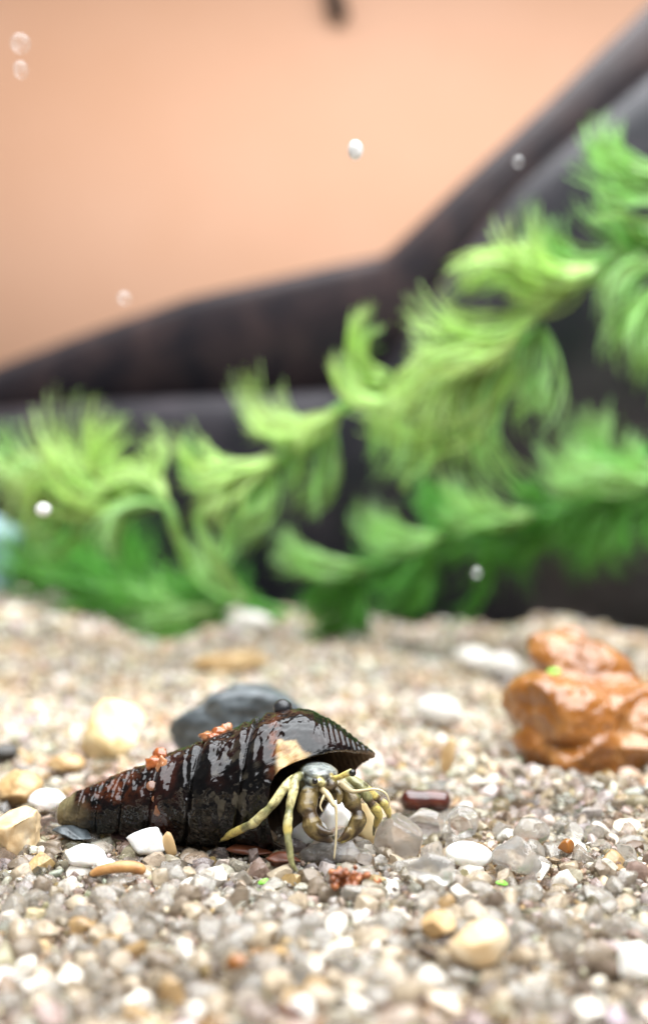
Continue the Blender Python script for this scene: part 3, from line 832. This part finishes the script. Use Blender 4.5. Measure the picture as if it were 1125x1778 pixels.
    for pts in ([(560, 1372, 105.2, 6), (570, 1382, 104.4, 5.5), (578, 1396, 103.8, 4.5), (583, 1404, 103.5, 2.6), (584, 1430, 103.2, 2.0), (583, 1460, 102.9, 1.7), (580, 1492, 102.6, 1.3)],
                [(592, 1362, 105.6, 6.5), (603, 1370, 105.0, 5.5), (614, 1375, 104.6, 4), (632, 1373, 104.4, 2.6), (652, 1371, 104.3, 2.2), (668, 1377, 104.2, 1.9), (675, 1390, 104.1, 1.6), (675, 1404, 104.1, 1.2)],
                [(568, 1374, 104.9, 4), (560, 1388, 104.3, 2.4), (556, 1400, 104.0, 1.6), (560, 1410, 103.8, 1.2)]):
        V, Fs = tube([P(*q[:3]) for q in pts], [q[3] * q[2] / F for q in pts], 8, 6)
        part_mesh('antenna', V, Fs, m_ant, root)
build_crab()

# ------------------------------------------------------------------ stones and bits lying on the gravel
m_white = mat_rock('white_stone', (0.80, 0.78, 0.72), (0.90, 0.89, 0.86), 0.35, 500, sss=0.15)
m_offwhite = mat_rock('offwhite_stone', (0.50, 0.46, 0.40), (0.70, 0.67, 0.62), 0.35, 300, sss=0.1)
m_honey = mat_rock('honey_stone', (0.46, 0.25, 0.08), (0.72, 0.54, 0.32), 0.3, 200, c3=(0.84, 0.76, 0.62), trans=0.15)
m_cream = mat_rock('cream_stone', (0.48, 0.28, 0.08), (0.76, 0.61, 0.34), 0.3, 170, sss=0.2, c3=(0.90, 0.87, 0.76))
m_amber = mat_rock('amber_stone', (0.13, 0.040, 0.005), (0.27, 0.095, 0.012), 0.36, 130, sss=0.06, coat=0.7, c3=(0.40, 0.20, 0.065))
m_tanst = mat_rock('tan_stone', (0.42, 0.24, 0.09), (0.66, 0.48, 0.26), 0.35, 260, trans=0.1)
m_slate = mat_rock('slate_stone', (0.014, 0.018, 0.020), (0.135, 0.155, 0.165), 0.42, 420, coat=0.3, bmp=1.0)
m_clear = mat_rock('clear_quartz', (0.72, 0.66, 0.58), (0.98, 0.97, 0.95), 0.06, 600, trans=0.88, bmp=0.4)
m_smoky = mat_rock('smoky_quartz', (0.55, 0.48, 0.40), (0.95, 0.92, 0.88), 0.06, 600, trans=0.85, bmp=0.45)
m_milk = mat_rock('milky_quartz', (0.86, 0.84, 0.80), (0.95, 0.94, 0.92), 0.12, 420, trans=0.6, bmp=0.2)
m_dark = mat_rock('dark_stone', (0.02, 0.018, 0.015), (0.06, 0.05, 0.04), 0.3, 300)
m_wood = mat_rock('reddish_bark', (0.055, 0.016, 0.007), (0.15, 0.045, 0.018), 0.4, 500)
m_green = mat_rock('green_scrap', (0.16, 0.50, 0.04), (0.30, 0.64, 0.10), 0.4, 500)

def stone(name, x, y, wpx, hpx, mat, label, cat, seed, depth=0.8, planes=7, lo=0.6, hi=0.9, rough=0.07, tilt=0.0, yaw=0.0, d=None, sub=4, sink=0.12, group=None, boxy=1.0):
    """x, y = centre of the stone in the photo; wpx, hpx its size there; it stands where its foot meets the gravel"""
    foot = y + hpx * 0.5
    if d is None:
        d = gd(foot)
        for _ in range(5):
            X = (x - CX) / F * d; d = gd(foot, float(bed_z(X, d)) + 0.6)
    V, Fs = rocky(sub, planes, lo, hi, seed, rough)
    V -= (V.max(0) + V.min(0)) / 2
    V /= (V.max(0) - V.min(0)) / 2
    V = np.sign(V) * np.abs(V) ** boxy
    V = rotz(V, yaw)
    V = V * np.array([wpx, wpx * depth, hpx]) * 0.5 * d / F
    V = roty(V, tilt)
    c = P(x, y, d); c[1] += wpx * depth * 0.3 * d / F; c[2] -= sink
    return thing_mesh(name, V + c, Fs, mat, label, cat, group)

stone('slate_pebble', 414, 1268, 250, 160, m_slate, 'smooth blue-grey slate pebble lying behind the black shell', 'pebble', 139, 0.6, 8, 0.62, 0.88, 0.14, 0.10, d=147, sub=5, boxy=0.9)
stone('cream_pebble', 190, 1262, 116, 108, m_cream, 'round cream and yellow pebble left of the slate pebble', 'pebble', 33, 0.9, 9, 0.55, 0.85, 0.14, sink=0.8)
stone('white_pebble', 817, 1488, 84, 44, m_white, 'smooth white oval pebble in the quartz below the red-brown pellet', 'pebble', 35, 0.7, 2, 0.85, 0.97, 0.03, 0.13)
stone('white_pebble', 145, 1490, 76, 38, m_white, 'white pebble touching the thin tan twig below the shell tip', 'pebble', 36, 0.8, 5, 0.75, 0.95, 0.05, 0.12)
stone('white_pebble', 183, 1503, 34, 22, m_white, 'tiny white pebble at the end of the tan twig', 'pebble', 37, 0.8, 3, 0.8, 0.95, 0.05)
stone('white_chip', 252, 1462, 72, 48, m_white, 'angular white chip tucked under the middle of the shell', 'pebble', 38, 0.6, 10, 0.45, 0.75, 0.03, -0.1, sub=3)
stone('grey_flake', 293, 1466, 26, 44, m_tanst, 'narrow grey-tan flake leaning on the shell beside the white chip', 'pebble', 39, 0.5, 8, 0.5, 0.8, 0.03, -0.5, sub=3)
stone('grey_pebble', 122, 1450, 74, 24, m_slate, 'dark blue-grey flat pebble under the pale shell tip', 'pebble', 40, 0.8, 8, 0.5, 0.8, 0.06, 0.1)
stone('amber_pebble', 15, 1437, 90, 82, m_honey, 'pale honey pebble at the left edge below the yellow-brown one', 'pebble', 41, 0.9, 10, 0.5, 0.82, 0.14, sink=0.9)
stone('brown_pebble', 28, 1366, 84, 64, m_tanst, 'yellow-brown and white pebble left of the shell tip', 'pebble', 42, 0.9, 10, 0.5, 0.82, 0.14, sink=0.6)
stone('white_pebble', 78, 1392, 64, 40, m_white, 'white pebble right of the yellow-brown pebble at the shell tip', 'pebble', 43, 0.8, 6, 0.65, 0.9)
stone('dark_pebble', 2, 1308, 56, 32, m_dark, 'black pebble cut by the left edge', 'pebble', 44, 0.8, 6, 0.65, 0.9)
stone('tan_pebble', 112, 1328, 66, 32, m_tanst, 'low tan pebble below the round cream pebble', 'pebble', 45, 0.8, 6, 0.65, 0.9)
stone('white_pebble', 432, 1092, 86, 60, m_offwhite, 'white stone standing on the far ridge of the gravel below the weed', 'pebble', 46, 0.8, 7, 0.6, 0.85, d=268)
stone('tan_slab', 398, 1150, 150, 34, m_tanst, 'flat tan stone lying on the gravel behind the slate pebble', 'pebble', 47, 0.6, 6, 0.6, 0.85, 0.05, -0.12)
stone('white_pebble', 822, 1146, 66, 46, m_offwhite, 'white pebble at the back, left of the amber rock', 'pebble', 48, 0.8, 5, 0.7, 0.9)
stone('white_pebble', 872, 1158, 70, 50, m_offwhite, 'white pebble at the back, touching the amber rock', 'pebble', 49, 0.8, 5, 0.7, 0.9)
stone('white_pebble', 768, 1236, 88, 52, m_offwhite, 'large milky pebble in the open gravel between shell and amber rock', 'pebble', 50, 0.8, 6, 0.65, 0.9, tilt=0.2)
stone('tan_splinter', 778, 1312, 24, 66, m_tanst, 'upright brown splinter of stone behind the red-brown pellet', 'pebble', 51, 0.8, 6, 0.6, 0.85, tilt=0.2)
stone('white_pebble', 1112, 1676, 66, 66, m_white, 'white pebble cut by the right edge in the foreground', 'pebble', 52, 0.9, 5, 0.7, 0.95)
stone('honey_stone', 832, 1645, 108, 76, m_honey, 'honey-coloured stone in the foreground right of the crab', 'pebble', 53, 0.8, 8, 0.55, 0.85, tilt=-0.2)
stone('brown_grain', 762, 1610, 62, 50, m_tanst, 'brown grain left of the honey-coloured foreground stone', 'pebble', 54, 0.8, 8, 0.55, 0.85)
stone('white_pebble', 583, 1428, 54, 74, m_white, 'white pebble framed between the two claws of the crab', 'pebble', 55, 0.7, 5, 0.7, 0.95, d=118.5)
stone('white_chip', 535, 1452, 72, 58, m_white, 'angular white chip behind the left claw of the crab', 'pebble', 56, 0.5, 9, 0.45, 0.75, d=109.5, tilt=-0.4, sub=3)
stone('white_pebble', 640, 1432, 56, 76, m_cream, 'pale pebble between the right claw and the right legs of the crab', 'pebble', 57, 0.6, 6, 0.65, 0.9, d=113)
stone('quartz_grain', 692, 1466, 88, 88, m_smoky, 'large smoky clear quartz grain under the right legs of the crab', 'quartz grain', 58, 0.8, 11, 0.5, 0.8, 0.05, d=107.5, sub=4)
stone('quartz_grain', 575, 1486, 110, 62, m_smoky, 'smoky quartz grain under the claw tips of the crab', 'quartz grain', 59, 0.6, 11, 0.5, 0.8, 0.05, d=104.5, sub=4)
stone('quartz_grain', 750, 1512, 84, 62, m_clear, 'clear quartz grain touching the left end of the white oval pebble', 'quartz grain', 60, 0.8, 11, 0.5, 0.8, 0.05)
stone('quartz_grain', 925, 1446, 66, 50, m_smoky, 'domed smoky quartz grain right of the white oval pebble', 'quartz grain', 61, 0.8, 6, 0.6, 0.9, 0.05)
stone('quartz_grain', 806, 1432, 54, 56, m_clear, 'clear quartz grain with an amber side between pellet and white oval pebble', 'quartz grain', 62, 0.8, 10, 0.5, 0.8, 0.05)
stone('quartz_grain', 740, 1432, 66, 54, m_clear, 'clear quartz grain just below the red-brown pellet', 'quartz grain', 63, 0.8, 10, 0.5, 0.8, 0.05)
stone('quartz_grain', 900, 1490, 84, 66, m_clear, 'big clear quartz grain right of the white oval pebble, below the domed one', 'quartz grain', 64, 0.8, 10, 0.5, 0.8, 0.05)
stone('amber_grain', 985, 1470, 30, 26, m_amber, 'tiny amber grain among clear quartz, far right of the white oval pebble', 'pebble', 65, 0.8, 8, 0.55, 0.85, sub=3)
stone('amber_grain', 410, 1672, 34, 26, m_amber, 'tiny amber grain in the left foreground', 'pebble', 66, 0.8, 8, 0.55, 0.85, sub=3)
stone('bark_scrap', 492, 1494, 62, 24, m_wood, 'dark red scrap at the foot of the crab leg under the shell', 'debris', 67, 0.7, 9, 0.5, 0.8, 0.12, sub=3)
stone('bark_scrap', 432, 1476, 84, 16, m_wood, 'thin brown scrap lying under the shell beside the bent crab leg', 'debris', 68, 0.5, 8, 0.5, 0.8, 0.1, 0.05, sub=3)
stone('dark_splinter', 502, 1756, 62, 14, m_wood, 'dark brown splinter lying in the nearest foreground gravel', 'debris', 69, 0.4, 8, 0.5, 0.8, 0.1, 0.15, sub=3)
stone('green_scrap', 457, 1531, 20, 10, m_green, 'tiny bright green scrap below the crab leg', 'debris', 70, 0.7, 6, 0.6, 0.9, 0.1, -0.3, sub=3)
stone('green_scrap', 872, 1533, 22, 9, m_green, 'tiny bright green scrap below the white oval pebble', 'debris', 71, 0.7, 6, 0.6, 0.9, 0.1, 0.1, sub=3)

# tan twig
m_twig = mat_rock('tan_twig', (0.30, 0.12, 0.035), (0.62, 0.36, 0.14), 0.35, 350)
d0 = gd(1522, 0.7)
V, Fs = tube([P(158, 1520, d0), P(172, 1513, d0), P(200, 1507, d0), P(228, 1506, d0), P(243, 1510, d0), P(247, 1517, d0)], [0.25, 0.42, 0.5, 0.5, 0.5, 0.3], 10, 4)
thing_mesh('twig', V, Fs, m_twig, 'thin tan twig lying on the gravel below the shell', 'twig')

# red-brown pellet
m_pel, nt, b = nmat('red_brown_pellet')
n = noise_tex(nt, 260, 4, 0.6, 0.5); r = ramp(nt, [(0.3, (0.030, 0.009, 0.006)), (0.7, (0.12, 0.022, 0.010))])
link(nt, n.outputs['Fac'], r.inputs[0]); link(nt, r.outputs[0], b.inputs['Base Color'])
b.inputs['Roughness'].default_value = 0.18; b.inputs['Coat Weight'].default_value = 0.6
d0 = 123.0
ax = [P(x, 1391 + (x - 740) * 0.02, d0) for x in np.linspace(701, 777, 17)]
rad = np.full(17, 17.0); rad[:] = 18.5; rad[0] = 14.5; rad[1] = 17.6; rad[-1] = 15; rad[-2] = 18; rad = rad * d0 / F
V, Fs = tube(ax, rad, 28, 1)
for i in range(len(V)):                                  # the chipped notch underneath and an uneven skin
    x = V[i, 0] * F / d0 + CX; zc = P(740, 1391, d0)[2]
    if V[i, 2] < zc and 728 < x < 760: V[i, 2] += 0.35 * math.exp(-((x - 748) / 9) ** 2) * (zc - V[i, 2])
    V[i] += 0.05 * np.array(noise.noise_vector(Vector(V[i]) * 1.3))
thing_mesh('food_pellet', V, Fs, m_pel, 'dark red-brown cylindrical pellet lying on the gravel right of the crab', 'pellet')

# orange crumb made of small granules
r0 = np.random.default_rng(5); parts = []
dC = gd(1540, 0.9)
for k in range(60):
    x = 600 + r0.normal() * 20; y = 1524 + r0.normal() * 8 + abs(x - 600) * 0.15
    V, Fs = rocky(2, 5, 0.6, 0.9, 200 + k, 0.1); parts.append((V * r0.uniform(3.5, 9) * dC / F + P(x, y, dC + r0.normal() * 0.7), Fs))
V, Fs = merge(parts); V, Fs = voxel_union(V, Fs, 0.10, 1)
m_crumb = mat_rock('orange_crumb', (0.03, 0.012, 0.006), (0.24, 0.065, 0.016), 0.35, 700, c3=(0.60, 0.27, 0.11), coat=0.3)
thing_mesh('orange_crumb', V, Fs, m_crumb, 'crumbly orange and brown lump lying below the crab claws', 'debris')

# amber rock at the right
def amber_rock():
    parts = []
    def lump(x, y, d, rxp, ryp, rd, seed, rot=0.0, pl=4):
        V, Fs = rocky(4, pl, 0.62, 0.9, seed, 0.07)
        V = V * np.array([rxp * d / F, rd, ryp * d / F]); V = roty(V, rot)
        parts.append((V + P(x, y, d), Fs))
    lump(970, 1240, 149, 100, 78, 8.0, 1, 0.12, 8)
    lump(1050, 1226, 151, 110, 60, 8.0, 2, -0.10, 8)
    lump(1120, 1258, 151, 105, 66, 7.5, 3, -0.12, 8)
    lump(1000, 1296, 147, 84, 62, 7.0, 4, 0.30, 8)
    lump(1090, 1304, 148, 112, 48, 6.5, 5, -0.22, 8)
    lump(1180, 1270, 152, 70, 66, 6.0, 6, 0, 8)
    lump(1020, 1172, 157, 84, 60, 6.0, 7, 0.1, 8); lump(1062, 1176, 157, 50, 52, 5, 13, 0.1, 8)
    lump(962, 1150, 160, 48, 54, 4.6, 8, 0, 8); lump(988, 1120, 161, 36, 34, 3.4, 9, 0, 8); lump(934, 1122, 161, 20, 26, 2.4, 10, 0, 8)
    lump(940, 1290, 149, 50, 52, 5.0, 14, 0.5, 7)
    V, Fs = merge(parts); V, Fs = voxel_union(V, Fs, 0.28, 5)
    for i in range(len(V)):
        v = Vector(V[i]); V[i] += 0.30 * np.array(noise.noise_vector(v * 0.30)) + 0.22 * np.array(noise.noise_vector(v * 0.8)) + 0.10 * np.array(noise.noise_vector(v * 2.3))
    o = thing_mesh('amber_rock', V, Fs, m_amber, 'large lumpy wet amber rock resting on the gravel', 'rock')
    return o
amber_rock()
stone('green_scrap', 962, 1166, 26, 12, m_green, 'tiny green scrap lying on the amber rock', 'debris', 72, 0.8, 6, 0.6, 0.9, 0.1, sub=3, d=153.5)

# ------------------------------------------------------------------ specks drifting in the water
m_bub, nt, b = nmat('bubble_film')
b.inputs['Base Color'].default_value = (0.9, 0.9, 0.9, 1); b.inputs['Roughness'].default_value = 0.15
n = noise_tex(nt, 900, 2, 0.5); bump(nt, b, n.outputs['Fac'], 0.2, 0.0001)
tp = nt.nodes.new('ShaderNodeBsdfTransparent'); ms = nt.nodes.new('ShaderNodeMixShader')
r = ramp(nt, [(0.35, (0.84,) * 3), (0.65, (0.985,) * 3)]); link(nt, n.outputs['Fac'], r.inputs[0]); link(nt, r.outputs[0], ms.inputs[0])
link(nt, b.outputs[0], ms.inputs[1]); link(nt, tp.outputs[0], ms.inputs[2]); link(nt, ms.outputs[0], nt.nodes['Material Output'].inputs['Surface'])
m_speck = mat_rock('white_speck', (0.85, 0.84, 0.82), (0.92, 0.91, 0.90), 0.3, 500, trans=0.15)
for x, y, w, h, d, mt, lab in (
        (617, 260, 26, 34, 128, m_speck, 'bright white speck floating in the water before the peach wall'),
        (35, 74, 36, 36, 126, m_bub, 'upper of two pale bubbles close together before the peach wall'),
        (36, 120, 28, 32, 126, m_bub, 'lower of two pale bubbles close together before the peach wall'),
        (216, 517, 26, 26, 138, m_bub, 'faint bubble floating just above the dark tub rim'),
        (900, 280, 22, 24, 136, m_bub, 'faint bubble floating before the sloping dark tub edge'),
        (828, 995, 22, 24, 142, m_bub, 'small bubble floating before the low green weed'),
        (75, 885, 26, 22, 150, m_speck, 'white speck caught among the lime green weed by the pipe')):
    V, Fs = rocky(3, 2, 0.8, 0.95, int(x), 0.05)
    V = V * np.array([w, (w + h) / 2, h]) * 0.5 * d / F
    thing_mesh('bubble' if mt is m_bub else 'speck', V + P(x, y, d), Fs, mt, lab, 'bubble' if mt is m_bub else 'speck', 'specks drifting in the water')
